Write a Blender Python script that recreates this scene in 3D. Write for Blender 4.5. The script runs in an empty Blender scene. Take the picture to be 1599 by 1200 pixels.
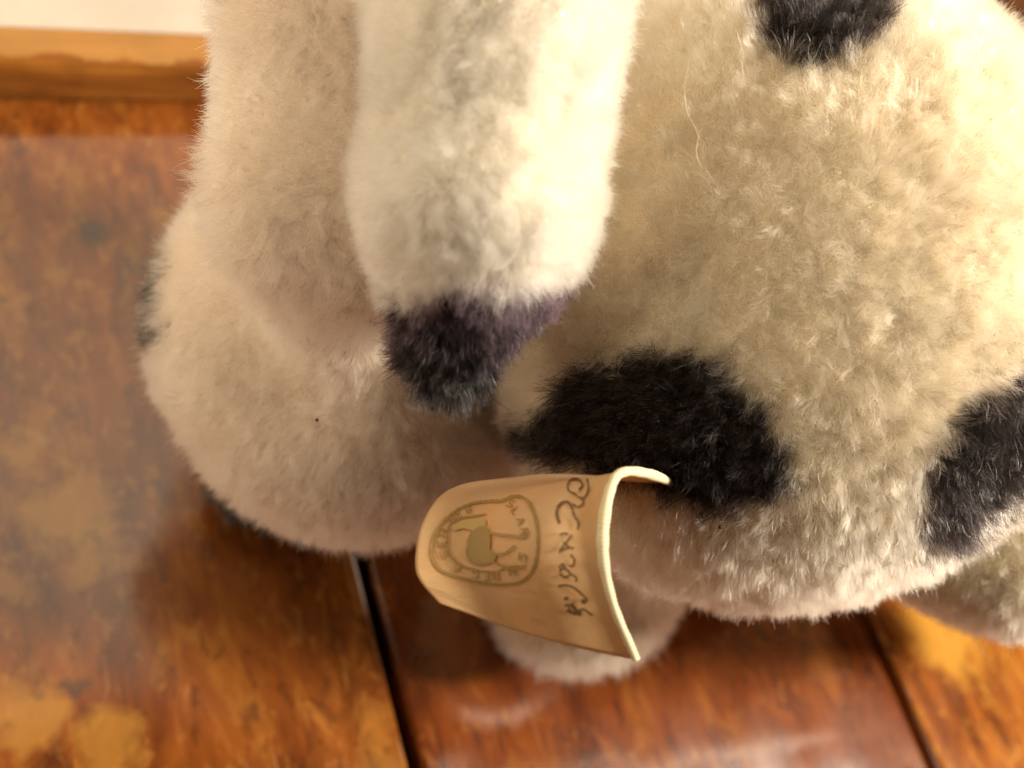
import bpy, bmesh, math, random
import numpy as np
from mathutils import Vector, Matrix
from mathutils.bvhtree import BVHTree
from mathutils.kdtree import KDTree

random.seed(4)
RNG = np.random.default_rng(11)
scene = bpy.context.scene
C = scene.collection

# ------------------------------------------------------------------ camera
# the camera looks steeply down at a toy standing on floorboards near a wall.
# world: X along the skirting board, Y towards the wall, Z up (metres)
FPX, CX, CY = 1440.0, 799.5, 600.0
CAM_H = 0.230
_v1 = np.array([-1207.0, -3460.0, 1440.0])        # direction of the boards (x right, y down, z forward)
_v2 = np.array([2900.0, -410.0, 1440.0])          # direction of the skirting
AY = _v1 / np.linalg.norm(_v1)
AX = _v2 - AY * (_v2 @ AY); AX /= np.linalg.norm(AX)
AZ = np.cross(AX, AY)
if AZ[2] > 0: AZ = -AZ
R_CW = np.stack([AX, AY, AZ])                     # camera axes -> world axes
def to_world(p):
    """camera millimetres (x right, y down, z forward) -> world metres"""
    return np.asarray(p, float) @ R_CW.T * 0.001 + np.array([0, 0, CAM_H])
def dir_world(d): return np.asarray(d, float) @ R_CW.T
def to_cam(w): return (np.asarray(w, float) - np.array([0, 0, CAM_H])) @ R_CW * 1000.0
def at(px, py, z): return np.array([(px - CX) / FPX * z, (py - CY) / FPX * z, z])
def pix(c): return np.stack([c[..., 0] / c[..., 2] * FPX + CX, c[..., 1] / c[..., 2] * FPX + CY], -1)
def ray(px, py): return R_CW @ np.array([(px - CX) / FPX, (py - CY) / FPX, 1.0])
def on_floor(px, py):
    d = ray(px, py); return d * (CAM_H / -d[2]) + np.array([0, 0, CAM_H])

cam_data = bpy.data.cameras.new('camera')
cam = bpy.data.objects.new('camera', cam_data); C.objects.link(cam)
rot = Matrix([list(dir_world([1, 0, 0])), list(dir_world([0, -1, 0])), list(dir_world([0, 0, -1]))]).transposed()
cam.matrix_world = Matrix.Translation((0, 0, CAM_H)) @ rot.to_4x4()
cam_data.sensor_fit = 'HORIZONTAL'; cam_data.sensor_width = 36.0
cam_data.lens = 36.0 * FPX / 1599.0
cam_data.clip_start = 0.005; cam_data.clip_end = 20.0
cam_data.dof.use_dof = True
cam_data.dof.focus_distance = 0.122
cam_data.dof.aperture_fstop = 15.5
scene.camera = cam

# ------------------------------------------------------------------ light
world = bpy.data.worlds.new('World'); scene.world = world; world.use_nodes = True
bg = world.node_tree.nodes['Background']
bg.inputs[0].default_value = (1.0, 0.78, 0.56, 1); bg.inputs[1].default_value = 0.01
def area(name, loc, target, size, power, color):
    d = bpy.data.lights.new(name, 'AREA'); d.shape = 'DISK'; d.size = size; d.energy = power; d.color = color
    o = bpy.data.objects.new(name, d); C.objects.link(o); o.location = loc
    o.rotation_euler = (Vector(target) - Vector(loc)).to_track_quat('-Z', 'Y').to_euler()
    return o
area('ceiling_lamp', (0.66, -0.24, 0.74), (0.04, 0.07, 0.08), 0.14, 20.5, (1.0, 0.85, 0.67))
area('wall_wash_fill', (-0.34, -0.02, 0.21), (-0.34, 0.222, 0.24), 0.14, 2.7, (1.0, 0.83, 0.62))  # added unseen light, brightens the wall and its haze in the varnish

scene.render.engine = 'CYCLES'
cy = scene.cycles
cy.max_bounces = 12; cy.diffuse_bounces = 4; cy.glossy_bounces = 8; cy.transmission_bounces = 12; cy.transparent_max_bounces = 8
cy.sample_clamp_indirect = 6.0
cy.use_adaptive_sampling = True; cy.adaptive_threshold = 0.025
cy.use_denoising = True
try: cy.denoiser = 'OPENIMAGEDENOISE'; cy.denoising_prefilter = 'ACCURATE'
except Exception: pass
scene.cycles_curves.shape = 'RIBBONS'; scene.cycles_curves.subdivisions = 2
vs = scene.view_settings
vs.view_transform = 'Standard'; vs.look = 'None'; vs.exposure = 0.0; vs.gamma = 1.0; vs.use_curve_mapping = False

# ------------------------------------------------------------------ helpers
def link(o, parent=None):
    C.objects.link(o)
    if parent is not None: o.parent = parent
    return o
def tag(o, label=None, cat=None, group=None, kind=None):
    if label: o['label'] = label
    if cat: o['category'] = cat
    if group: o['group'] = group
    if kind: o['kind'] = kind
    return o
def mesh_obj(name, verts, faces, mat, parent=None, smooth=False):
    m = bpy.data.meshes.new(name); m.from_pydata([tuple(v) for v in verts], [], [tuple(f) for f in faces]); m.update()
    if mat: m.materials.append(mat)
    if smooth: m.polygons.foreach_set('use_smooth', [True] * len(m.polygons))
    return link(bpy.data.objects.new(name, m), parent)
def bm_obj(name, bm, mat, parent=None, smooth=False):
    m = bpy.data.meshes.new(name); bm.to_mesh(m); bm.free()
    m.materials.append(mat)
    if smooth: m.polygons.foreach_set('use_smooth', [True] * len(m.polygons))
    return link(bpy.data.objects.new(name, m), parent)
def box_bm(x0, x1, y0, y1, z0, z1, bev=0.0, seg=2):
    bm = bmesh.new(); bmesh.ops.create_cube(bm, size=1)
    for v in bm.verts:
        v.co = Vector(((x0 + x1) / 2 + v.co.x * (x1 - x0), (y0 + y1) / 2 + v.co.y * (y1 - y0), (z0 + z1) / 2 + v.co.z * (z1 - z0)))
    if bev: bmesh.ops.bevel(bm, geom=bm.edges[:], offset=bev, segments=seg, affect='EDGES', profile=0.6)
    return bm

class NT:
    def __init__(s, name):
        s.m = bpy.data.materials.new(name); s.m.use_nodes = True
        s.t = s.m.node_tree; s.t.nodes.clear(); s.out = s.n('ShaderNodeOutputMaterial')
    def n(s, typ, **kw):
        nd = s.t.nodes.new(typ)
        for k, v in kw.items(): setattr(nd, k, v)
        return nd
    def l(s, a, b): s.t.links.new(a, b)
    def set(s, nd, **kw):
        for k, v in kw.items():
            nd.inputs[k.replace('_', ' ')].default_value = v
    def val(s, sock, v):
        if hasattr(v, 'is_output'): s.l(v, sock)
        else: sock.default_value = v
    def noise(s, vec, scale, detail=4, rough=0.55, dist=0.0):
        nd = s.n('ShaderNodeTexNoise'); s.l(vec, nd.inputs['Vector'])
        nd.inputs['Scale'].default_value = scale; nd.inputs['Detail'].default_value = detail
        nd.inputs['Roughness'].default_value = rough; nd.inputs['Distortion'].default_value = dist
        return nd.outputs['Fac']
    def ramp(s, fac, stops):
        nd = s.n('ShaderNodeValToRGB'); s.l(fac, nd.inputs[0]); e = nd.color_ramp.elements
        while len(e) < len(stops): e.new(0.5)
        for k, (p, c) in enumerate(stops):
            e[k].position = p; e[k].color = (*c, 1) if len(c) == 3 else c
        return nd.outputs[0]
    def mix(s, fac, a, b, blend='MIX'):
        nd = s.n('ShaderNodeMix', data_type='RGBA', blend_type=blend)
        s.val(nd.inputs[0], fac)
        for k, v in ((6, a), (7, b)):
            if hasattr(v, 'is_output'): s.l(v, nd.inputs[k])
            else: nd.inputs[k].default_value = (*v, 1)
        return nd.outputs[2]
    def math(s, op, a, b=0.0):
        nd = s.n('ShaderNodeMath', operation=op); s.val(nd.inputs[0], a); s.val(nd.inputs[1], b); return nd.outputs[0]
    def mapping(s, vec, scale=(1, 1, 1), loc=(0, 0, 0), rot=(0, 0, 0)):
        nd = s.n('ShaderNodeMapping'); s.l(vec, nd.inputs[0])
        nd.inputs['Scale'].default_value = scale; nd.inputs['Location'].default_value = loc; nd.inputs['Rotation'].default_value = rot
        return nd.outputs[0]
    def bump(s, h, strength, dist):
        nd = s.n('ShaderNodeBump'); s.l(h, nd.inputs['Height']); nd.inputs['Strength'].default_value = strength
        nd.inputs['Distance'].default_value = dist; return nd.outputs[0]

# ------------------------------------------------------------------ materials
OCHRE = (0.42, 0.20, 0.038)
MARKS = [((145, 365), 0.0055, (0.030, 0.020, 0.016), 0.8, 0), ((105, 800), 0.013, OCHRE, 0.7, 1), ((150, 870), 0.009, OCHRE, 0.7, 1), ((40, 690), 0.007, OCHRE, 0.6, 1),
         ((95, 440), 0.006, OCHRE, 0.45, 1), ((30, 480), 0.006, OCHRE, 0.45, 1), ((40, 1110), 0.010, OCHRE, 0.6, 1), ((165, 1165), 0.009, OCHRE, 0.55, 1), ((20, 920), 0.006, OCHRE, 0.5, 1), ((1470, 980), 0.020, OCHRE, 0.7, 1), ((125, 1082), 0.0035, (0.03, 0.03, 0.025), 0.6, 1), ((470, 920), 0.003, (0.03, 0.02, 0.015), 0.5, 1)]
def wood_floor():
    k = NT('old_varnished_boards')
    co = k.n('ShaderNodeTexCoord').outputs['Object']
    info = k.n('ShaderNodeObjectInfo')
    off = k.n('ShaderNodeVectorMath', operation='SCALE'); k.l(info.outputs['Random'], off.inputs['Scale']); off.inputs[0].default_value = (3.1, 7.7, 1.3)
    add = k.n('ShaderNodeVectorMath', operation='ADD'); k.l(co, add.inputs[0]); k.l(off.outputs[0], add.inputs[1])
    v = add.outputs[0]
    g = k.mapping(v, (38, 11, 38))
    grain = k.noise(g, 3.0, 6, 0.62, 0.6)
    fine = k.noise(k.mapping(v, (420, 26, 420)), 2.0, 4, 0.6)
    base = k.ramp(grain, [(0.25, (0.060, 0.012, 0.003)), (0.43, (0.16, 0.040, 0.007)), (0.58, (0.25, 0.070, 0.011)), (0.76, (0.36, 0.130, 0.022))])
    base = k.mix(k.math('MULTIPLY', fine, 0.30), base, (0.10, 0.03, 0.008))
    # worn pale ochre patches where the red stain has gone
    w1 = k.noise(k.mapping(v, (40, 16, 40)), 1.0, 6, 0.66, 0.4)
    worn_lit = k.ramp(w1, [(0.53, (0, 0, 0)), (0.62, (1, 1, 1))])
    base = k.mix(k.math('MULTIPLY', worn_lit, 0.55), base, (0.38, 0.165, 0.030))
    fl = k.ramp(k.noise(k.mapping(v, (230, 110, 230), (3, 1, 0)), 1.0, 5, 0.7, 0.6), [(0.55, (0, 0, 0)), (0.63, (1, 1, 1))])
    base = k.mix(k.math('MULTIPLY', fl, 0.55), base, (0.38, 0.155, 0.032))
    fd = k.ramp(k.noise(k.mapping(v, (260, 120, 260), (1, 8, 0)), 1.0, 5, 0.7, 0.6), [(0.56, (0, 0, 0)), (0.64, (1, 1, 1))])
    base = k.mix(k.math('MULTIPLY', fd, 0.55), base, (0.035, 0.012, 0.006))
    # single marks that sit at one place on the boards: a knot, bare ochre patches
    pos = k.n('ShaderNodeNewGeometry').outputs['Position']
    wob = k.n('ShaderNodeTexNoise'); k.l(pos, wob.inputs['Vector']); wob.inputs['Scale'].default_value = 110; wob.inputs['Detail'].default_value = 5
    wv = k.n('ShaderNodeVectorMath', operation='SCALE'); k.l(wob.outputs['Color'], wv.inputs[0]); wv.inputs['Scale'].default_value = 0.022
    wp = k.n('ShaderNodeVectorMath', operation='ADD'); k.l(pos, wp.inputs[0]); k.l(wv.outputs[0], wp.inputs[1])
    for (px, py), r, col, amt, src in MARKS:
        c_ = on_floor(px, py) + (0.011 if src else 0.0)
        dn = k.n('ShaderNodeVectorMath', operation='DISTANCE'); k.l(wp.outputs[0] if src else pos, dn.inputs[0]); dn.inputs[1].default_value = (c_[0], c_[1], 0.011 if src else 0.0)
        f_ = k.ramp(k.math('DIVIDE', dn.outputs['Value'], r), [(0.45, (1, 1, 1)), (1.0, (0, 0, 0))])
        base = k.mix(k.math('MULTIPLY', f_, amt), base, col)
    # dark stains and scuffs
    d1 = k.noise(k.mapping(v, (55, 40, 55), (0.7, 0.2, 0)), 1.0, 5, 0.7)
    dark = k.ramp(d1, [(0.60, (0, 0, 0)), (0.70, (1, 1, 1))])
    base = k.mix(k.math('MULTIPLY', dark, 0.72), base, (0.035, 0.016, 0.009))
    # long fine scratches
    s1 = k.noise(k.mapping(v, (700, 18, 700), (0, 0, 0), (0, 0, 0.5)), 1.0, 2, 0.5)
    scr = k.ramp(s1, [(0.70, (0, 0, 0)), (0.74, (1, 1, 1))])
    s2 = k.noise(k.mapping(v, (600, 15, 600), (0, 0, 0), (0, 0, -0.9)), 1.0, 2, 0.5)
    scr2 = k.ramp(s2, [(0.71, (0, 0, 0)), (0.75, (1, 1, 1))])
    base = k.mix(k.math('MULTIPLY', scr, 0.5), base, (0.45, 0.24, 0.10))
    base = k.mix(k.math('MULTIPLY', scr2, 0.4), base, (0.05, 0.02, 0.012))
    base = k.mix(1.0, base, info.outputs['Color'], 'MULTIPLY')
    pit = k.noise(v, 900, 2, 0.5)
    h = k.math('ADD', k.math('MULTIPLY', k.noise(k.mapping(v, (90, 45, 90)), 1.0, 3, 0.5), 0.10), k.math('MULTIPLY', k.ramp(pit, [(0.60, (0, 0, 0)), (0.80, (1, 1, 1))]), 0.03))
    p = k.n('ShaderNodeBsdfPrincipled')
    k.l(base, p.inputs['Base Color']); p.inputs['Roughness'].default_value = 0.5
    p.inputs['Coat Weight'].default_value = 1.0; p.inputs['Coat IOR'].default_value = 1.95; p.inputs['Specular IOR Level'].default_value = 0.0
    rr = k.ramp(k.noise(v, 45, 4), [(0.3, (0.10,) * 3), (0.7, (0.15,) * 3)])
    k.l(rr, p.inputs['Coat Roughness'])
    k.l(k.bump(fine, 0.15, 0.0006), p.inputs['Normal'])
    k.l(k.bump(h, 0.18, 0.0005), p.inputs['Coat Normal'])
    k.l(p.outputs[0], k.out.inputs[0]); return k.m

SK_TOPLIT = 60.0 * 0.0165 + 0.275
def wood_trim(name, c0, c1, c2, rough=0.35, axis='x', worn_lit=False):
    k = NT(name)
    co = k.n('ShaderNodeTexCoord').outputs['Object']
    sc = (7, 60, 60) if axis == 'x' else (60, 60, 7)
    gr = k.noise(k.mapping(co, sc), 2.0, 6, 0.6, 0.5)
    base = k.ramp(gr, [(0.3, c0), (0.5, c1), (0.72, c2)])
    st = k.ramp(k.noise(co, 38, 5, 0.65), [(0.52, (0, 0, 0)), (0.68, (1, 1, 1))])
    base = k.mix(k.math('MULTIPLY', st, 0.5), base, tuple(0.3 * x for x in c1))
    if worn_lit:     # paler top edge: light falling on the top, put into the colour
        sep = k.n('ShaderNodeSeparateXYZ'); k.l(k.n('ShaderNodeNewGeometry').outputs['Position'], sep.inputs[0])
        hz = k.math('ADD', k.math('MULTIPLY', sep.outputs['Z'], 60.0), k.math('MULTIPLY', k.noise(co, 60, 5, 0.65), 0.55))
        base = k.mix(k.math('MULTIPLY', k.math('GREATER_THAN', hz, SK_TOPLIT), 0.55), base, (0.44, 0.24, 0.075))
    p = k.n('ShaderNodeBsdfPrincipled'); k.l(base, p.inputs['Base Color'])
    p.inputs['Roughness'].default_value = rough; p.inputs['Coat Weight'].default_value = 0.35; p.inputs['Coat Roughness'].default_value = 0.25; p.inputs['Specular IOR Level'].default_value = 0.1
    k.l(k.bump(gr, 0.2, 0.0008), p.inputs['Normal'])
    k.l(p.outputs[0], k.out.inputs[0]); return k.m

def plaster():
    k = NT('white_plaster')
    co = k.n('ShaderNodeTexCoord').outputs['Object']
    n = k.noise(co, 30, 6, 0.6)
    base = k.ramp(n, [(0.3, (0.70, 0.68, 0.60)), (0.7, (0.80, 0.79, 0.73))])
    p = k.n('ShaderNodeBsdfPrincipled'); k.l(base, p.inputs['Base Color']); p.inputs['Roughness'].default_value = 0.7
    k.l(k.bump(k.noise(co, 160, 4), 0.2, 0.001), p.inputs['Normal'])
    k.l(p.outputs[0], k.out.inputs[0]); return k.m

def simple(name, col, rough=0.6, coat=0.0):
    k = NT(name); co = k.n('ShaderNodeTexCoord').outputs['Object']
    base = k.mix(k.math('MULTIPLY', k.noise(co, 300, 3), 0.5), col, tuple(0.6 * c for c in col))
    p = k.n('ShaderNodeBsdfPrincipled'); k.l(base, p.inputs['Base Color']); p.inputs['Roughness'].default_value = rough
    p.inputs['Coat Weight'].default_value = coat; p.inputs['Coat Roughness'].default_value = 0.1
    k.l(p.outputs[0], k.out.inputs[0]); return k.m

def fur_mat():
    k = NT('mohair_fibre')
    a = k.n('ShaderNodeAttribute', attribute_name='tint', attribute_type='GEOMETRY')
    h = k.n('ShaderNodeBsdfHairPrincipled'); h.parametrization = 'COLOR'
    k.l(a.outputs['Color'], h.inputs['Color'])
    h.inputs['Roughness'].default_value = 0.30; h.inputs['Radial Roughness'].default_value = 0.55
    h.inputs['IOR'].default_value = 1.40; h.inputs['Random Roughness'].default_value = 0.3
    k.l(h.outputs[0], k.out.inputs[0]); return k.m

def backing_mat():
    k = NT('woven_plush_backing')
    a = k.n('ShaderNodeAttribute', attribute_name='tint', attribute_type='GEOMETRY')
    p = k.n('ShaderNodeBsdfPrincipled'); p.inputs['Roughness'].default_value = 0.9
    co = k.n('ShaderNodeTexCoord').outputs['Object']
    c = k.mix(k.math('MULTIPLY', k.noise(co, 800, 3), 0.35), a.outputs['Color'], (0.25, 0.17, 0.10))
    k.l(c, p.inputs['Base Color']); k.l(p.outputs[0], k.out.inputs[0]); return k.m

def ribbon_mat():
    k = NT('satin_label_ribbon')
    uv = k.n('ShaderNodeTexCoord').outputs['UV']
    w = k.n('ShaderNodeTexWave'); w.wave_type = 'BANDS'; w.bands_direction = 'DIAGONAL'; k.l(k.mapping(uv, (60, 60, 1)), w.inputs['Vector'])
    w.inputs['Scale'].default_value = 1.0; w.inputs['Distortion'].default_value = 0.4
    blot = k.noise(uv, 3.0, 5, 0.6)
    base = k.ramp(blot, [(0.35, (0.82, 0.58, 0.26)), (0.65, (0.88, 0.70, 0.40))])
    base = k.mix(k.math('MULTIPLY', w.outputs['Fac'], 0.10), base, (0.45, 0.28, 0.10))
    p = k.n('ShaderNodeBsdfPrincipled'); k.l(base, p.inputs['Base Color']); p.inputs['Roughness'].default_value = 0.42
    p.inputs['Sheen Weight'].default_value = 0.25
    cre = k.noise(k.mapping(uv, (2.2, 5.0, 1), (0, 0, 0), (0, 0, 0.4)), 1.6, 4, 0.6, 0.8)
    hh = k.math('ADD', k.math('MULTIPLY', w.outputs['Fac'], 0.28), k.math('MULTIPLY', cre, 2.2))
    nrm = k.bump(hh, 0.38, 0.00045); k.l(nrm, p.inputs['Normal'])
    tr = k.n('ShaderNodeBsdfTranslucent'); k.l(k.mix(1.0, base, (1.0, 0.74, 0.40), 'MULTIPLY'), tr.inputs[0])
    mx = k.n('ShaderNodeMixShader'); mx.inputs[0].default_value = 0.45
    k.l(p.outputs[0], mx.inputs[1]); k.l(tr.outputs[0], mx.inputs[2]); k.l(mx.outputs[0], k.out.inputs[0]); return k.m

M_FLOOR = wood_floor()
M_SKIRT = wood_trim('honey_skirting_wood', (0.085, 0.028, 0.006), (0.20, 0.070, 0.011), (0.33, 0.135, 0.024), worn_lit=True)
M_DARKWOOD = wood_trim('dark_brown_wood', (0.05, 0.02, 0.009), (0.10, 0.042, 0.016), (0.15, 0.07, 0.03), axis='z')
M_SUB = simple('dark_joint_dirt', (0.012, 0.008, 0.006), 0.9)
M_WALL = plaster()
M_FUR = fur_mat()
M_BACK = backing_mat()
M_RIBBON = ribbon_mat()
M_HEM = simple('overlocked_cream_thread', (0.80, 0.70, 0.46), 0.7)
M_INK = simple('faded_brown_print', (0.33, 0.205, 0.055), 0.6)
M_INK2 = simple('dark_sepia_print', (0.15, 0.082, 0.022), 0.6)
M_INK3 = simple('pale_print_wash', (0.50, 0.34, 0.11), 0.6)
M_BLACKGLOSS = simple('black_gloss', (0.008, 0.006, 0.007), 0.15, 0.8)
M_SPECK = simple('black_lint', (0.012, 0.009, 0.008), 0.7)
M_THREAD = simple('cream_loose_thread', (0.74, 0.64, 0.46), 0.6)

# ------------------------------------------------------------------ setting
def line_x(pa, pb):
    a, b = on_floor(*pa), on_floor(*pb); return (a[0] + b[0]) / 2
G1 = line_x((575, 920), (640, 1160)); G2 = line_x((1350, 962), (1440, 1155))
PITCH = G2 - G1; GAP = 0.0034
YW = on_floor(150, 163)[1]                         # foot of the skirting
dtop = ray(150, 93); tt = YW / dtop[1]; SK_H = CAM_H + dtop[2] * tt
dback = ray(150, 46); tb = (CAM_H - SK_H) / -dback[2]; SK_T = dback[1] * tb - YW
print('boards', G1, G2, PITCH, 'skirting', YW, SK_H, SK_T)
WALL_Y = YW + SK_T

floor = mesh_obj('floor', [(-1.6, -0.9, -0.012), (1.9, -0.9, -0.012), (1.9, WALL_Y, -0.012), (-1.6, WALL_Y, -0.012)], [(0, 1, 2, 3)], M_SUB)
tag(floor, kind='structure')
for i in range(-6, 8):
    x0 = G1 + i * PITCH + GAP / 2; x1 = x0 + PITCH - GAP
    # origin of every board at its own centre; hand planed edges wander a little
    hw = (x1 - x0) / 2; br = random.Random(50 + i); vs_, fs_ = [], []; NB = 40
    el = [br.uniform(-1, 1) for _ in range(NB + 3)]; er = [br.uniform(-1, 1) for _ in range(NB + 3)]
    for k_ in range(NB + 1):
        y = -0.55 + 1.1 * k_ / NB
        a_ = -hw + 0.00045 * (el[k_] + el[k_ + 1]); c_ = hw + 0.00045 * (er[k_] + er[k_ + 1])
        bv = 0.0011 + 0.0005 * br.random()
        vs_ += [(a_, y, -0.0115), (a_, y, -bv), (a_ + bv * 0.35, y, -bv * 0.3), (a_ + bv, y, 0), (c_ - bv, y, 0), (c_ - bv * 0.35, y, -bv * 0.3), (c_, y, -bv), (c_, y, -0.0115)]
    for k_ in range(NB):
        for q_ in range(7): fs_.append((k_ * 8 + q_, (k_ + 1) * 8 + q_, (k_ + 1) * 8 + q_ + 1, k_ * 8 + q_ + 1))
    fs_ += [tuple(range(8)), tuple(NB * 8 + q_ for q_ in range(7, -1, -1))]
    b = mesh_obj('board', vs_, [f_[::-1] for f_ in fs_], M_FLOOR, floor)
    b.color = {0: (0.74, 0.62, 0.50, 1), 1: (1.35, 1.5, 1.2, 1), -1: (0.95, 0.98, 0.92, 1)}.get(i, (1, 1, 1, 1))
    b.location = ((x0 + x1) / 2, WALL_Y - 0.001 - 0.55, [0.0, 0.0003, -0.0002, 0.0001][i % 4])

sk = bmesh.new()
prof = [(0, 0.0020), (0, SK_H * 0.72), (0.0008, SK_H * 0.86), (0.0028, SK_H * 0.96), (0.0052, SK_H), (SK_T - 0.0006, SK_H * 1.01), (SK_T - 0.0006, 0.0020)]
rings = []
for x in (-1.5, 0.34):
    rings.append([sk.verts.new((x, YW + a, z)) for a, z in prof])
for a in range(len(prof)):
    b_ = (a + 1) % len(prof); sk.faces.new((rings[0][a], rings[0][b_], rings[1][b_], rings[1][a]))
sk.faces.new(rings[0][::-1]); sk.faces.new(rings[1])
bmesh.ops.recalc_face_normals(sk, faces=sk.faces[:])
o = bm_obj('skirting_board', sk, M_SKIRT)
tag(o, 'honey brown wooden skirting board running along the foot of the white wall', 'skirting board')
o = bm_obj('wall', box_bm(-1.6, 1.9, WALL_Y, WALL_Y + 0.05, 0.0, 1.1), M_WALL); tag(o, 'white plaster wall above the wooden skirting board', 'wall', kind='structure')
# dark wooden upright at the right end of the skirting
o = bm_obj('wooden_door_casing', box_bm(0.3405, 0.52, YW - 0.012, WALL_Y - 0.0005, 0.0005, 1.05, 0.003, 2), M_DARKWOOD)
tag(o, 'dark brown wooden upright behind the toy in the top right corner', 'door casing')

# ------------------------------------------------------------------ surfaces of the toy (signed distances, camera mm)
def sd_ellipsoid(p, c, r, rotm=None):
    q = p - c
    if rotm is not None: q = q @ rotm
    k0 = np.linalg.norm(q / r, axis=-1); k1 = np.linalg.norm(q / (np.asarray(r) ** 2), axis=-1)
    return k0 * (k0 - 1.0) / np.maximum(k1, 1e-6)
def sd_cone(p, a, b, ra, rb):
    a = np.asarray(a); b = np.asarray(b); ab = b - a
    t = np.clip(((p - a) @ ab) / (ab @ ab), 0, 1)
    t = t * t * (3 - 2 * t) * 0.35 + t * 0.65
    return np.linalg.norm(p - (a + t[..., None] * ab), axis=-1) - (ra + (rb - ra) * t)
def smin(a, b, k):
    h = np.clip(0.5 + 0.5 * (b - a) / k, 0, 1)
    return b + (a - b) * h - k * h * (1 - h)

def surface_nets(f, lo, hi, step):
    lo = np.asarray(lo, float); hi = np.asarray(hi, float)
    n = np.ceil((hi - lo) / step).astype(int) + 1
    ax = [lo[i] + np.arange(n[i]) * step for i in range(3)]
    G = np.stack(np.meshgrid(*ax, indexing='ij'), -1)
    V = f(G.reshape(-1, 3)).reshape(n).astype(np.float64)
    S = V < 0
    c = [S[i:n[0] - 1 + i, j:n[1] - 1 + j, k:n[2] - 1 + k] for i in (0, 1) for j in (0, 1) for k in (0, 1)]
    cnt = sum(x.astype(np.int8) for x in c)
    act = (cnt > 0) & (cnt < 8)
    idx = -np.ones(act.shape, np.int64); idx[act] = np.arange(act.sum())
    I, J, K = np.nonzero(act)
    acc = np.zeros((len(I), 3)); w = np.zeros(len(I))
    corners = [(i, j, k) for i in (0, 1) for j in (0, 1) for k in (0, 1)]
    for a in range(8):
        for b in range(a + 1, 8):
            d = np.abs(np.subtract(corners[a], corners[b])).sum()
            if d != 1: continue
            va = V[I + corners[a][0], J + corners[a][1], K + corners[a][2]]; vb = V[I + corners[b][0], J + corners[b][1], K + corners[b][2]]
            m = (va < 0) != (vb < 0)
            t = np.where(m, va / np.where(m, va - vb, 1), 0)
            p = np.array(corners[a])[None] + t[:, None] * (np.subtract(corners[b], corners[a]))[None]
            acc += p * m[:, None]; w += m
    P = (acc / w[:, None] + np.stack([I, J, K], -1)) * step + lo
    quads = []
    for axis in range(3):
        sl0 = [slice(None)] * 3; sl1 = [slice(None)] * 3
        sl0[axis] = slice(0, -1); sl1[axis] = slice(1, None)
        ch = S[tuple(sl0)] != S[tuple(sl1)]
        flip_src = S[tuple(sl0)]
        e = np.stack(np.nonzero(ch), -1)
        u, v = (axis + 1) % 3, (axis + 2) % 3
        ok = (e[:, u] > 0) & (e[:, v] > 0) & (e[:, u] < n[u] - 1) & (e[:, v] < n[v] - 1)
        e = e[ok]
        def cell(du, dv):
            q = e.copy(); q[:, u] -= du; q[:, v] -= dv; return idx[q[:, 0], q[:, 1], q[:, 2]]
        q = np.stack([cell(1, 1), cell(0, 1), cell(0, 0), cell(1, 0)], -1)
        fl = flip_src[e[:, 0], e[:, 1], e[:, 2]]
        q[~fl] = q[~fl][:, ::-1]
        quads.append(q)
    Q = np.concatenate(quads); Q = Q[(Q >= 0).all(1)]
    return P, Q
def grad(f, p, h=0.4):
    g = np.stack([f(p + np.eye(3)[i] * h) - f(p - np.eye(3)[i] * h) for i in range(3)], -1)
    return g / np.maximum(np.linalg.norm(g, axis=-1, keepdims=True), 1e-9)

class Field:
    """smooth random field from a few dozen sine waves"""
    def __init__(s, wl, dim=1, n=26, seed=0):
        r = np.random.default_rng(seed)
        k = r.normal(size=(n, 3)); k /= np.linalg.norm(k, axis=1, keepdims=True)
        s.k = k * (2 * np.pi / (wl * r.uniform(0.6, 1.6, size=(n, 1)))); s.ph = r.uniform(0, 6.28, size=(dim, n)); s.n = n
    def __call__(s, p):
        base = p @ s.k.T
        return np.stack([np.sin(base + ph).sum(1) for ph in s.ph], -1) * math.sqrt(2 / s.n)

def poly_sd(q, poly):
    """signed distance (px) of points to a polygon, negative inside"""
    poly = np.asarray(poly, float); d = np.full(len(q), 1e18); s = np.ones(len(q))
    for i in range(len(poly)):
        a, b = poly[i], poly[i - 1]; e = b - a; w = q - a
        t = np.clip((w @ e) / (e @ e), 0, 1); bb = w - t[:, None] * e; d = np.minimum(d, (bb ** 2).sum(1))
        c1 = q[:, 1] >= a[1]; c2 = q[:, 1] < b[1]; c3 = e[0] * w[:, 1] > e[1] * w[:, 0]
        fl = (c1 & c2 & c3) | (~c1 & ~c2 & ~c3); s[fl] *= -1
    return s * np.sqrt(d)

SPOTS = {  # outlines of the airbrushed marks
 'torso': [[(790, 690), (845, 632), (915, 582), (1005, 552), (1080, 552), (1145, 578), (1184, 634), (1218, 695), (1236, 752), (1195, 776), (1150, 794), (1105, 800), (1060, 772), (1000, 752), (940, 745), (860, 728)],
           [(1170, -70), (1390, -70), (1405, 15), (1372, 60), (1320, 95), (1250, 114), (1208, 88), (1186, 40)],
           [(1660, 545), (1560, 590), (1500, 650), (1458, 730), (1432, 800), (1445, 860), (1500, 842), (1560, 795), (1660, 735)]],
 'ear': [[(490, 415), (555, 452), (610, 472), (680, 464), (750, 456), (800, 440), (880, 420), (940, 440), (920, 600), (780, 740), (690, 740), (570, 660), (480, 540)]],
 'head': [[(276, 330), (180, 320), (130, 420), (160, 550), (244, 540), (250, 455), (262, 390)]],
 'foreleg': [], 'far_foreleg': [], 'hind_leg': [],
}
CREAM = np.array([0.78, 0.655, 0.46])
INK = np.array([0.005, 0.004, 0.005])
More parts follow.
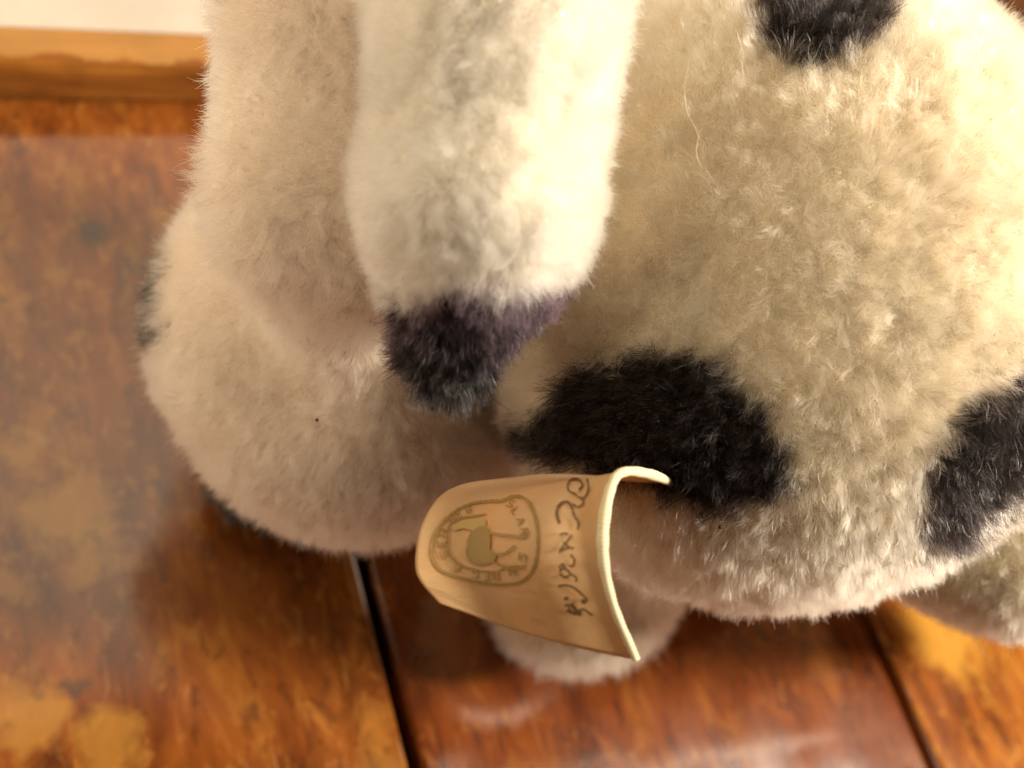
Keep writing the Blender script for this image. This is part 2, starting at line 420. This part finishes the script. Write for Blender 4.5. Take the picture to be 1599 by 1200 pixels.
TONE = {'ear': np.array([0.87, 0.79, 0.66]), 'head': np.array([0.85, 0.69, 0.545]), 'torso': np.array([0.765, 0.64, 0.46])}
F_EDGE = Field(7.0, 1, 26, 5); F_EDGE2 = Field(2.0, 1, 26, 6)
def spot_amount(part, c):
    a = np.zeros(len(c)); q = pix(c); nz = F_EDGE(c)[:, 0] * 6 + F_EDGE2(c)[:, 0] * 5
    for poly in SPOTS[part]:
        d = poly_sd(q, poly) + nz
        a = np.maximum(a, np.clip(0.5 - d / 22.0, 0, 1))
    if part == 'far_foreleg': a[:] = 1.0
    return a * a * (3 - 2 * a)

# shapes ---------------------------------------------------------------
TORSO_C = at(1203, 455, 172)
TORSO_S = 0.94
def f_torso(p):
    p = p / TORSO_S
    d = sd_ellipsoid(p, TORSO_C, (55, 59, 54))
    d = smin(d, sd_ellipsoid(p, at(1112, 658, 152), (32, 27, 24)), 14)      # chest
    d = smin(d, sd_ellipsoid(p, at(1322, 618, 148), (30, 24, 23)), 14)
    d = smin(d, sd_cone(p, at(1250, 430, 180), at(1800, 520, 240), 46, 40), 18)
    d = smin(d, sd_ellipsoid(p, at(1725, 790, 206), (34, 30, 32)), 14)      # haunch, out of view, placed to block light under the belly
    d = smin(d, sd_cone(p, at(1725, 790, 206), at(1960, 690, 230), 28, 36), 14)  # rear extended out of view to shade more of the floor
    d = smin(d, sd_ellipsoid(p, at(1560, 560, 195), (40, 34, 36)), 14)
    return (3.1 + d) * TORSO_S
HEAD_S = 1.11
def f_head(p):
    p = p / HEAD_S
    d = sd_ellipsoid(p, at(484, 515, 152), (27, 28, 27))
    d = smin(d, sd_ellipsoid(p, at(585, 700, 150), (24, 17, 22)), 12)       # chin
    d = smin(d, sd_cone(p, at(486, -160, 112), at(490, 330, 115), 14.0, 11.5), 8)
    d = smin(d, sd_cone(p, at(492, 330, 115), at(600, 600, 131), 11.5, 8), 14)
    d = smin(d, sd_ellipsoid(p, at(490, 120, 140), (15, 40, 18)), 10)
    d = smin(d, sd_cone(p, at(600, 500, 164), at(980, 500, 188), 27, 27), 10)
    d = smin(d, sd_cone(p, at(606, -150, 108), at(596, 400, 112), 13, 9.5), 8)
    return (2.7 + d) * HEAD_S
def f_ear(p):
    k = np.array([1, 1, 0.84])                     # a little deeper than wide, it lies against cheek and neck
    d1 = sd_cone(p * k, at(800, -190, 113) * k, at(746, 330, 111) * k, 18.4, 14.6)
    d2 = sd_cone(p * k, at(746, 330, 111) * k, at(700, 560, 114) * k, 14.6, 7.4)
    return 2.5 + smin(d1, d2, 5.0)
FOOT = at(905, 905, 226)
def f_foreleg(p):
    d = sd_ellipsoid(p, FOOT, (24, 22, 24))
    return 2.5 + smin(d, sd_cone(p, FOOT, at(1150, 640, 172), 17, 24), 12)
def f_far_foreleg(p):
    d = sd_ellipsoid(p, at(432, 742, 226), (17, 12.5, 16))
    return 2.5 + smin(d, sd_cone(p, at(455, 730, 224), at(760, 560, 185), 12, 18), 10)
def f_hind(p):
    d = sd_ellipsoid(p, at(1572, 876, 160), (23, 12.0, 18))
    d = smin(d, sd_cone(p, at(1580, 866, 164), at(1500, 700, 176), 13, 26), 10)
    return 3.2 + smin(d, sd_cone(p, at(1600, 880, 176), at(1900, 960, 238), 14, 14), 10)

toy_base = on_floor(900, 800)
toy = bpy.data.objects.new('plush_dog', None); link(toy); toy.location = tuple(toy_base); toy.empty_display_size = 0.02
tag(toy, 'cream mohair plush dog with airbrushed black spots standing on the floorboards', 'plush toy')
OFF = Matrix.Translation(-Vector(toy_base))
def under(o, parent=toy):
    o.parent = parent
    if parent is toy: o.matrix_parent_inverse = OFF
    return o

def comb_torso(c, q):
    x = np.clip((q[:, 0] - 900) / 700, 0, 1); y = np.clip(q[:, 1] / 900, 0, 1.1)
    d = np.stack([-0.35 + 0.25 * x + 0.0 * y, -0.35 + 1.15 * y, 0 * x], -1)
    lay = 0.15 + 0.40 * y
    return d, lay
def comb_head(c, q):
    y = np.clip(q[:, 1] / 800, 0, 1.1)
    return np.stack([-0.55 + 0 * y, 0.35 + 0.45 * y, 0.15 + 0 * y], -1), 0.50 + 0 * y
def comb_ear(c, q):
    s = np.clip((q[:, 0] - 760) / 200, -1, 1)
    return np.stack([0.45 * s, 0.9 + 0 * s, 0 * s], -1), 0.55 + 0 * s
def comb_down(c, q):
    return np.tile(AZ * -1.0, (len(q), 1)), np.full(len(q), 0.5)
def comb_hind(c, q):
    return np.tile([-0.55, 0.35, 0.1], (len(q), 1)), np.full(len(q), 0.7)

FB = [Field(13.0, 3, 26, 21), Field(4.2, 3, 30, 22), Field(1.7, 3, 30, 23)]
FL = Field(9.0, 1, 26, 31); FL2 = Field(3.0, 1, 26, 32); FT = Field(20.0, 1, 20, 33)

def make_fur(name, part, P, Q, f, n_hair, length, comb, parent, thick=0.036, tuft=1.0, clump=0.5, seed=0, npts=6, margin=260):
    rng = np.random.default_rng(seed)
    T = np.concatenate([Q[:, [0, 1, 2]], Q[:, [0, 2, 3]]])
    a, b, c = P[T[:, 0]], P[T[:, 1]], P[T[:, 2]]
    area_ = np.linalg.norm(np.cross(b - a, c - a), axis=1) * 0.5
    cen = (a + b + c) / 3; nrm = grad(f, cen)
    q = pix(cen); vis = (q[:, 0] > -margin) & (q[:, 0] < 1599 + margin) & (q[:, 1] > -margin) & (q[:, 1] < 1200 + margin) & (cen[:, 2] > 10)
    view = -cen / np.linalg.norm(cen, axis=1, keepdims=True)
    face = (nrm * view).sum(1)
    inside = (q[:, 0] > -40) & (q[:, 0] < 1640) & (q[:, 1] > -40) & (q[:, 1] < 1240)
    w = area_ * vis * np.where(face > -0.15, 1.0, 0.22) * np.where(inside, 1.0, 0.35)
    # leave out roots buried in the other parts of the toy
    for g, ff in ALL.items():
        if g != part: w = w * (ff(cen) > -2.5)
    cdf = np.cumsum(w); cdf /= cdf[-1]
    t = np.searchsorted(cdf, rng.random(n_hair))
    r1 = np.sqrt(rng.random(n_hair)); r2 = rng.random(n_hair)
    root = a[t] * (1 - r1)[:, None] + b[t] * (r1 * (1 - r2))[:, None] + c[t] * (r1 * r2)[:, None]
    N = grad(f, root)
    q = pix(root)
    cd, lay = comb(root, q)
    cd = cd - (cd * N).sum(1, keepdims=True) * N
    d = N + cd * lay[:, None] + FB[0](root) * 0.22 * tuft + FB[1](root) * 0.26 * tuft + FB[2](root) * 0.30 * tuft + rng.normal(size=(n_hair, 3)) * 0.24
    d -= np.minimum((d * N).sum(1, keepdims=True) - 0.12, 0) * N
    d /= np.linalg.norm(d, axis=1, keepdims=True)
    L = length * (0.78 + 0.07 * FL(root)[:, 0] + 0.12 * FL2(root)[:, 0] + rng.normal(size=n_hair) * 0.14)
    wisp = rng.random(n_hair) < (0.08 if part == 'head' else 0.05)
    L = np.where(wisp, L * 1.22, L); L = np.clip(L, length * 0.3, length * 1.7)
    tip = root + d * L[:, None]
    # gather hairs into little locks
    nc = max(50, n_hair // 15)
    cs = rng.choice(n_hair, nc, replace=False)
    kd = KDTree(nc)
    for i, k_ in enumerate(cs): kd.insert(root[k_], i)
    kd.balance()
    near = np.fromiter((kd.find(p)[1] for p in root.tolist()), dtype=np.int64, count=n_hair)
    ck = cs[near]
    cl = clump * (0.6 + 0.5 * rng.random(n_hair)) * np.clip(0.75 + 0.45 * FL(root * 1.7)[:, 0], 0.1, 1.2)
    cl = np.where(wisp, cl * 0.2, np.clip(cl, 0, 0.92))
    # the whole lock bends one way
    bend = rng.normal(size=(nc, 3))[near] * 0.55 + rng.normal(size=(n_hair, 3)) * 0.32
    bend -= (bend * d).sum(1, keepdims=True) * d
    side = np.cross(d, rng.normal(size=(n_hair, 3))); side /= np.maximum(np.linalg.norm(side, axis=1, keepdims=True), 1e-6)
    s = np.linspace(0, 1, npts)
    amp = rng.uniform(0.0, 0.055, n_hair) * L * np.where(wisp, 2.4, 1.0); ph = rng.uniform(0, 6.28, n_hair); fr = rng.uniform(4, 9, n_hair)
    pts = np.empty((n_hair, npts, 3), np.float64)
    ctip = tip[ck]; croot = root[ck]
    for j, sj in enumerate(s):
        base = root + d * (L * sj)[:, None]
        lockp = croot + (ctip - croot) * sj
        kf = cl * sj ** 1.3
        pnt = base * (1 - kf)[:, None] + lockp * kf[:, None]
        pnt = pnt + bend * (0.22 * L * sj * sj)[:, None]
        pnt = pnt + side * (amp * np.sin(fr * sj + ph) * sj)[:, None]
        pts[:, j] = pnt
    # keep the tips out of the stuffing
    for j in range(1, npts):
        dd = f(pts[:, j]); low = np.clip(0.25 + 0.12 * j - dd, 0, 3.0)
        pts[:, j] += N * low[:, None]
    rad = thick * (rng.uniform(0.7, 1.2, n_hair) * np.where(wisp, 1.5, 1.0))[:, None] * np.array([1.0, 1.0, 0.95, 0.85, 0.62, 0.25])[None, :npts]
    amt = spot_amount(part, root)
    black = rng.random(n_hair) < amt * 0.985
    tone = rng.uniform(0.90, 1.05, n_hair) + FT(root)[:, 0] * 0.025
    tint = TONE.get(part, CREAM)[None] * np.clip(tone, 0.7, 1.12)[:, None]
    yell = rng.random(n_hair)[:, None]; tint = tint * (1 - 0.10 * yell * np.array([0, 0.35, 1.0]))
    bt = INK[None] * rng.uniform(0.6, 1.7, n_hair)[:, None]
    if part in ('ear', 'torso'):
        pu = rng.random(n_hair) < (np.clip((610 - q[:, 1]) / 230, 0.08, 0.6) if part == 'ear' else 0.28)
        bt = np.where(pu[:, None], (np.array([0.075, 0.038, 0.062]) if part == 'ear' else np.array([0.046, 0.029, 0.036])) * rng.uniform(0.7, 1.5, n_hair)[:, None], bt)
    # dye thins out at the rim of a spot
    half = (amt > 0.04) & (amt < 0.75) & (rng.random(n_hair) < 0.5)
    tint = np.where(black[:, None], bt, tint)
    tint = np.where((half & ~black)[:, None], np.array([0.33, 0.26, 0.22])[None] * rng.uniform(0.7, 1.6, n_hair)[:, None], tint)
    tint = np.clip(tint, 0.01, 0.93)
    W = to_world(pts.reshape(-1, 3)).astype(np.float32)
    cu = bpy.data.hair_curves.new(name)
    cu.add_curves([npts] * n_hair)
    cu.attributes['position'].data.foreach_set('vector', W.ravel()) if 'position' in cu.attributes else cu.position_data.foreach_set('vector', W.ravel())
    ra = cu.attributes.get('radius') or cu.attributes.new('radius', 'FLOAT', 'POINT')
    ra.data.foreach_set('value', (rad * 0.001).astype(np.float32).ravel())
    ta = cu.attributes.new('tint', 'FLOAT_COLOR', 'CURVE')
    ta.data.foreach_set('color', np.concatenate([tint, np.ones((n_hair, 1))], 1).astype(np.float32).ravel())
    cu.materials.append(M_FUR)
    o = bpy.data.objects.new('fur', cu); link(o)
    o.parent = parent
    o['kind'] = 'stuff'
    return o

ALL = {'torso': f_torso, 'head': f_head, 'ear': f_ear, 'foreleg': f_foreleg, 'far_foreleg': f_far_foreleg, 'hind_leg': f_hind}
SPEC = [  # part, object name, f, lo, hi, step, hairs, length, comb, thickness, tuft, clump
 ('torso', 'torso', f_torso, (-45, -95, 95), (230, 75, 290), 2.6, 380000, 3.4, comb_torso, 0.0235, 0.75, 0.68),
 ('head', 'head', f_head, (-85, -98, 85), (85, 50, 235), 2.3, 180000, 3.5, comb_head, 0.023, 0.7, 0.7),
 ('ear', 'ear', f_ear, (-42, -88, 75), (42, 22, 145), 1.6, 95000, 3.2, comb_ear, 0.025, 0.6, 0.6),
 ('foreleg', 'front_leg', f_foreleg, (-30, -25, 130), (90, 80, 262), 2.6, 22000, 5.0, comb_down, 0.042, 0.8, 0.4),
 ('far_foreleg', 'front_leg', f_far_foreleg, (-90, -40, 150), (40, 60, 262), 2.6, 12000, 5.0, comb_down, 0.042, 0.8, 0.4),
 ('hind_leg', 'hind_leg', f_hind, (30, -30, 135), (215, 80, 275), 2.6, 56000, 3.8, comb_hind, 0.028, 0.8, 0.5),
]
PARTS = {}
BVH = {}
for k_, (part, nm, f, lo, hi, step, nh, ln, comb, th, tu, cl) in enumerate(SPEC):
    P, Q = surface_nets(f, lo, hi, step)
    W = to_world(P)
    o = mesh_obj(nm, W, Q.tolist(), M_BACK, None, True); under(o)
    am = spot_amount(part, P)[:, None]
    ca = o.data.attributes.new('tint', 'FLOAT_COLOR', 'POINT')
    colr = TONE.get(part, CREAM)[None] * 0.9 * (1 - am) + INK[None] * am
    ca.data.foreach_set('color', np.concatenate([colr, np.ones((len(P), 1))], 1).astype(np.float32).ravel())
    PARTS[part] = o
    BVH[part] = BVHTree.FromPolygons([tuple(v) for v in W], Q.tolist())
    make_fur(part + '_fur', part, P, Q, f, nh, ln, comb, o, th, tu, cl, seed=100 + k_)
PARTS['foreleg']['label'] = 'pale rounded near front paw on the floor below the cloth label'
PARTS['far_foreleg']['label'] = 'black furred far front paw under the head'
PARTS['ear']['label'] = 'hanging cream ear with a dark purple black tip'

def surf(px, py, parts=('torso', 'head', 'ear', 'hind_leg')):
    d = Vector(ray(px, py)).normalized(); best = None
    for pn in parts:
        h = BVH[pn].ray_cast(Vector((0, 0, CAM_H)), d)
        if h[0] is not None and (best is None or h[3] < best[2]): best = (h[0], h[1], h[3], pn)
    return best
for pp in ((1065, 772), (1000, 745), (930, 740), (850, 735), (790, 745), (1000, 850), (700, 800), (450, 500), (1200, 400), (760, 300), (720, 600), (440, 300)):
    b_ = surf(*pp); print('depth', pp, None if b_ is None else (round(float(to_cam(np.array(b_[0]))[2]), 1), b_[3]))

# ------------------------------------------------------------------ cloth label
# control net: rows are seam -> crest -> free edge, columns left -> right (pixel, pixel, depth mm)
NET = [
 [(790, 748, 133), (726, 757, 126), (686, 778, 120), (659, 822, 115.5), (649, 872, 113), (655, 905, 112), (686, 942, 112)],
 [(850, 742, 131), (800, 756, 125), (752, 782, 118.5), (742, 828, 114.5), (748, 880, 112), (768, 928, 111.5), (796, 981, 112)],
 [(935, 744, 133), (900, 748, 123), (862, 760, 115), (842, 800, 110.5), (842, 862, 108), (860, 930, 108), (892, 1008, 109.5)],
 [(1066, 768, 136), (1030, 746, 124), (976, 737, 113.5), (952, 766, 109.5), (941, 850, 106.5), (955, 935, 106.5), (993, 1030, 108.5)],
]
NETC = np.array([[at(p[0], p[1], p[2] * 0.955) for p in row] for row in NET])
def cr(pts, t):
    n = len(pts); x = np.clip(t, 0, 1) * (n - 1); i = int(min(np.floor(x), n - 2)); u = x - i
    p0 = pts[i - 1] if i > 0 else 2 * pts[0] - pts[1]; p1 = pts[i]; p2 = pts[i + 1]
    p3 = pts[i + 2] if i + 2 < n else 2 * pts[-1] - pts[-2]
    return 0.5 * ((2 * p1) + (-p0 + p2) * u + (2 * p0 - 5 * p1 + 4 * p2 - p3) * u * u + (-p0 + 3 * p1 - 3 * p2 + p3) * u ** 3)
NU, NV = 56, 72
def S(u, v):
    return cr(np.array([cr(NETC[r], v) for r in range(4)]), u)
grid = np.array([[S(i / NU, j / NV) for j in range(NV + 1)] for i in range(NU + 1)])
gw = to_world(grid.reshape(-1, 3)) - toy_base
faces = [(i * (NV + 1) + j, (i + 1) * (NV + 1) + j, (i + 1) * (NV + 1) + j + 1, i * (NV + 1) + j + 1) for i in range(NU) for j in range(NV)]
lab = mesh_obj('cloth_label', gw, faces, M_RIBBON, toy, True)
lab['label'] = 'curled cream cloth label with brown oval emblem and script'
uvl = lab.data.uv_layers.new(name='UVMap')
vidx = np.empty(len(lab.data.loops), np.int32); lab.data.loops.foreach_get('vertex_index', vidx)
uvs = np.stack([(vidx // (NV + 1)) / NU, (vidx % (NV + 1)) / NV], -1); uvl.data.foreach_set('uv', uvs.astype(np.float32).ravel())
sol = lab.modifiers.new('thickness', 'SOLIDIFY'); sol.thickness = 0.00028; sol.offset = 0.0
LBVH = BVHTree.FromPolygons([tuple(v) for v in to_world(grid.reshape(-1, 3))], faces)

# hem: a bumpy overlocked roll along the right edge
def tube(path, rad, nseg, bump_fn=None):
    vs_, fs_ = [], []
    n = len(path)
    for i in range(n):
        t = path[min(i + 1, n - 1)] - path[max(i - 1, 0)]; t /= np.linalg.norm(t)
        ref = np.array([0, 0, 1.0]) if abs(t[2]) < 0.9 else np.array([1.0, 0, 0])
        e1 = np.cross(t, ref); e1 /= np.linalg.norm(e1); e2 = np.cross(t, e1)
        r = rad[i] if hasattr(rad, '__len__') else rad
        for k in range(nseg):
            an = 2 * math.pi * k / nseg; rr = r * (bump_fn(i, k) if bump_fn else 1.0)
            vs_.append(path[i] + (math.cos(an) * e1 + math.sin(an) * e2) * rr)
    for i in range(n - 1):
        for k in range(nseg):
            fs_.append((i * nseg + k, i * nseg + (k + 1) % nseg, (i + 1) * nseg + (k + 1) % nseg, (i + 1) * nseg + k))
    fs_.append(tuple(range(nseg))[::-1]); fs_.append(tuple((n - 1) * nseg + k for k in range(nseg)))
    return np.array(vs_), fs_
edge = np.array([S(1.0, t) for t in np.linspace(0.03, 1.0, 260)])
hv, hf = tube(edge, [(0.60 + 0.06 * math.sin(i * 0.05) - 0.15 * max(0, (i - 170) / 90)) * min(1.0, 0.35 + i / 60) for i in range(260)], 10, lambda i, k: 1 + 0.10 * math.sin(i * 1.9 + k * 0.9) + 0.05 * math.sin(i * 0.31 + 0.7 * math.sin(i * 0.11)) + 0.05 * random.random())
hem = mesh_obj('hem', to_world(hv) - toy_base, hf, M_HEM, lab, True)

# print on the label: strokes drawn on its surface
CAMP = Vector((0, 0, CAM_H))
def on_label(px, py, lift=0.00022):
    d = Vector(ray(px, py)).normalized(); h = LBVH.ray_cast(CAMP, d)
    if h[0] is None: return None
    n = h[1] if h[1].dot(d) < 0 else -h[1]
    return np.array(h[0] + n * lift), np.array(n)
def densify(pl, step=2.0, closed=False):
    pl = [np.array(p, float) for p in pl]
    if closed: pl = pl + [pl[0]]
    out = []
    ctrl = np.array(pl)
    if len(ctrl) == 2:
        n = max(2, int(np.linalg.norm(ctrl[1] - ctrl[0]) / step)); return [ctrl[0] + (ctrl[1] - ctrl[0]) * i / n for i in range(n + 1)]
    L = np.linalg.norm(np.diff(ctrl, axis=0), axis=1).sum(); n = max(4, int(L / step))
    return [cr(ctrl, i / n) for i in range(n + 1)]
def strokes(name, lines, mat, parent, lift=0.00022):
    vs_, fs_ = [], []
    for pl, w in lines:
        pts = densify(pl)
        run = []
        for i, p in enumerate(pts):
            h = on_label(p[0], p[1], lift)
            if h is None: run = []; continue
            a_ = pts[max(i - 1, 0)]; b_ = pts[min(i + 1, len(pts) - 1)]
            t = b_ - a_; t = t / max(np.linalg.norm(t), 1e-6); nn = np.array([-t[1], t[0]])
            ww = w * 0.5 * (1 + 0.25 * math.sin(i * 0.7 + p[0]))
            l_ = on_label(*(p + nn * ww), lift); r_ = on_label(*(p - nn * ww), lift)
            if l_ is None or r_ is None: run = []; continue
            vs_ += [l_[0], r_[0]]; k = len(vs_)
            if run and np.linalg.norm(vs_[k - 2] - vs_[k - 4]) < 0.0012: fs_.append((k - 4, k - 3, k - 1, k - 2))
            run = [1]
    return mesh_obj(name, np.array(vs_) - toy_base, fs_, mat, parent)
def Z1(pts): return [(640 + x * 240 / 1599, 750 + y * 180 / 1199) for x, y in pts]    # from an enlarged view
def Z3(pts): return [(840 + x * 200 / 750, 730 + y * 320 / 1200) for x, y in pts]
OUT = Z1([(960, 240), (820, 240), (640, 265), (490, 330), (370, 430), (290, 540), (245, 660), (240, 780), (270, 880), (340, 950), (470, 1000), (640, 1040), (800, 1070), (960, 1080), (1100, 1068), (1210, 1020), (1290, 920), (1330, 780), (1340, 640), (1330, 480), (1290, 330), (1230, 230), (1150, 190), (1060, 195), (960, 240)])
def ring(f_, cx=790, cy=660):
    return [(640 + (cx + (x_ - cx) * f_) * 240 / 1599, 750 + (cy + (y_ - cy) * f_) * 180 / 1199) for x_, y_ in [((p[0] - 640) * 1599 / 240, (p[1] - 750) * 1199 / 180) for p in OUT]]
emb = strokes('oval_emblem', [(OUT, 4.2), (Z1([(400, 500), (395, 640), (410, 760), (460, 840), (560, 900), (680, 930), (800, 950), (920, 945), (1010, 905), (1100, 890), (1190, 900)]), 2.8),
                       (Z1([(400, 500), (450, 455), (560, 410), (700, 385), (800, 370)]), 3.0)], M_INK, lab, 0.0003)
# the animal in the middle: neck, body and legs
def patch(name, pl, mat, parent, lift=0.0002):
    c = np.mean(pl, axis=0); vs_, fs_ = [], []; rings_ = 5; n = len(pl)
    h = on_label(*c, lift); vs_.append(h[0])
    for r in range(1, rings_ + 1):
        for p in pl:
            q = c + (np.array(p) - c) * r / rings_; h = on_label(*q, lift); vs_.append(h[0])
    for k in range(n): fs_.append((0, 1 + k, 1 + (k + 1) % n))
    for r in range(rings_ - 1):
        for k in range(n):
            fs_.append((1 + r * n + k, 1 + (r + 1) * n + k, 1 + (r + 1) * n + (k + 1) % n, 1 + r * n + (k + 1) % n))
    return mesh_obj(name, np.array(vs_) - toy_base, fs_, mat, parent)
patch('animal_body', densify(Z1([(650, 560), (740, 500), (830, 520), (860, 640), (850, 740), (920, 800), (860, 860), (740, 880), (640, 850), (605, 770), (625, 660)]), 3, True), M_INK, lab, 0.00042)
patch('animal_neck', densify(Z1([(430, 490), (560, 430), (720, 410), (800, 430), (790, 500), (680, 540), (560, 520), (470, 540)]), 3, True), M_INK3, lab, 0.00034)
strokes('animal_legs', [(Z1([(830, 560), (950, 580), (1080, 592), (1180, 600), (1240, 575)]), 3.4), (Z1([(1180, 600), (1215, 545)]), 3.0),
                        (Z1([(850, 740), (920, 775), (1010, 765), (1070, 720), (1110, 690)]), 3.0), (Z1([(860, 830), (950, 880), (1050, 905), (1190, 895), (1200, 870)]), 3.2),
                        (Z1([(640, 850), (600, 780), (620, 640), (650, 570)]), 2.6)], M_INK, lab, 0.00046)
GL = {'S': [[(1, 0), (0, .15), (0, .45), (1, .6), (1, .85), (0, 1)]], 'L': [[(0, 0), (0, 1)], [(0, 1), (.8, 1)]], 'A': [[(0, 1), (.5, 0)], [(.5, 0), (1, 1)], [(.2, .6), (.8, .6)]],
      'R': [[(0, 1), (0, 0)], [(0, 0), (.8, .1), (.8, .45), (0, .5)], [(.3, .5), (1, 1)]], 'G': [[(1, .15), (.5, 0), (0, .4), (.1, .85), (.6, 1), (1, .8)], [(1, .8), (1, .55)], [(1, .55), (.6, .55)]],
      'E': [[(0, 0), (0, 1)], [(0, 0), (.8, 0)], [(0, .5), (.7, .5)], [(0, 1), (.8, 1)]], 'N': [[(0, 1), (0, 0)], [(0, 0), (1, 1)], [(1, 1), (1, 0)]],
      'H': [[(0, 0), (0, 1)], [(1, 0), (1, 1)], [(0, .5), (1, .5)]], 'W': [[(0, 0), (.25, 1)], [(.25, 1), (.5, .3)], [(.5, .3), (.75, 1)], [(.75, 1), (1, 0)]], 'M': [[(0, 1), (.1, 0)], [(.1, 0), (.5, .7)], [(.5, .7), (.9, 0)], [(.9, 0), (1, 1)]],
      'D': [[(0, 0), (0, 1)], [(0, 0), (.8, .2), (.8, .8), (0, 1)]], 'I': [[(0, 0), (0, 1)]]}
def letters(word_spots, size, w):
    out = []
    for ch, cx, cy_, rot_ in word_spots:
        ca_, sa_ = math.cos(rot_), math.sin(rot_)
        for st in GL[ch]:
            pl = []
            for x, y in st:
                X, Y = (x - .5) * size * 0.72, (y - .5) * size
                pl.append((640 + (cx + X * ca_ - Y * sa_) * 240 / 1599, 750 + (cy_ + X * sa_ + Y * ca_) * 180 / 1199))
            out.append((pl, w))
    return out
lt = letters([('S', 1060, 265, 0.7), ('L', 1120, 340, 0.9), ('A', 1165, 440, 1.2), ('R', 1205, 550, 1.45),
              ('S', 1185, 800, 2.1), ('N', 1080, 945, 2.9), ('N', 910, 1000, 3.1), ('E', 800, 995, 3.2), ('G', 690, 975, 3.3), ('A', 490, 930, 3.6),
              ('S', 360, 780, 4.5), ('E', 335, 670, 4.75), ('H', 345, 560, 5.0), ('N', 440, 420, 5.6), ('E', 520, 365, 5.8), ('W', 610, 325, 6.0)], 84, 1.9)
strokes('emblem_lettering', lt, M_INK, lab, 0.00034)
script = [
 (Z3([(290, 70), (300, 130), (285, 175), (255, 190), (215, 165), (185, 150), (180, 115), (200, 85), (240, 85), (265, 115), (245, 145)]), 3.6),
 (Z3([(255, 190), (270, 215), (240, 240), (205, 225)]), 3.6),
 (Z3([(130, 335), (115, 290), (120, 245), (145, 218), (180, 215), (200, 240)]), 5.2), (Z3([(200, 240), (215, 290), (240, 330), (235, 370)]), 4.6),
 (Z3([(130, 400), (160, 390), (180, 400)]), 3.8), (Z3([(130, 490), (170, 440), (200, 400)]), 4.0), (Z3([(150, 440), (185, 470), (210, 475)]), 3.6), (Z3([(125, 500), (160, 480), (190, 470)]), 3.4),
 (Z3([(190, 510), (215, 540), (205, 575), (180, 570)]), 3.8), (Z3([(140, 560), (160, 580)]), 4.2),
 (Z3([(130, 600), (160, 590), (190, 620), (160, 640), (130, 620)]), 4.2), (Z3([(190, 620), (225, 640), (225, 665)]), 3.8), (Z3([(130, 570), (135, 610)]), 3.6),
 (Z3([(120, 690), (170, 685), (220, 705), (260, 740), (285, 765), (275, 785), (255, 780)]), 4.2), (Z3([(255, 778), (275, 772)]), 6.5),
 (Z3([(155, 765), (180, 758)]), 6.5),
 (Z3([(160, 800), (200, 805), (230, 850), (200, 840), (180, 810)]), 4.6), (Z3([(200, 790), (230, 830), (250, 860)]), 4.8), (Z3([(240, 830), (270, 825), (300, 845), (320, 860)]), 4.2), (Z3([(170, 830), (220, 850), (260, 840)]), 4.0)]
strokes('script_lettering', [(a_, w_ * 0.82) for a_, w_ in script], M_INK2, lab, 0.00032)

# ------------------------------------------------------------------ small things
def fibre(name, pl, rad, mat, lift, label, cat):
    pts = []
    for p in densify(pl, 4.0):
        b_ = surf(p[0], p[1])
        if b_ is None: continue
        pts.append(to_cam(np.array(b_[0])) * (1 - lift / to_cam(np.array(b_[0]))[2]))
    pts = np.array(pts)
    for _ in range(4): pts[1:-1] = (pts[:-2] + pts[1:-1] * 2 + pts[2:]) / 4
    o0 = to_world(pts.mean(0)); v_, f_ = tube(pts, [rad * (1 + 0.2 * math.sin(i * 1.3)) for i in range(len(pts))], 6)
    o = mesh_obj(name, to_world(v_) - o0, f_, mat, None, True); o.location = tuple(o0)
    return tag(o, label, cat)
fibre('loose_thread', [(1076, 98), (1071, 120), (1069, 150), (1074, 178), (1088, 205), (1091, 218), (1086, 235), (1092, 255), (1097, 264)], 0.038, M_THREAD, 4.1,
      'thin curly cream thread lying on the fur right of the ear', 'thread')
def speck(px, py, r, label):
    b_ = surf(px, py); p = to_cam(np.array(b_[0])); p = p * (1 - 4.4 / p[2])
    bm = bmesh.new(); bmesh.ops.create_icosphere(bm, subdivisions=2, radius=1)
    for v in bm.verts: v.co = v.co * r * (0.8 + 0.5 * random.random())
    o = bm_obj('lint_speck', bm, M_SPECK, None, True); o.location = tuple(to_world(p)); tag(o, label, 'lint', 'black lint specks caught in the fur')
speck(1125, 823, 0.00026, 'tiny black lint speck below the crescent shaped black spot')
speck(495, 656, 0.00024, 'tiny black lint speck on the shaded fur left of the ear tip')
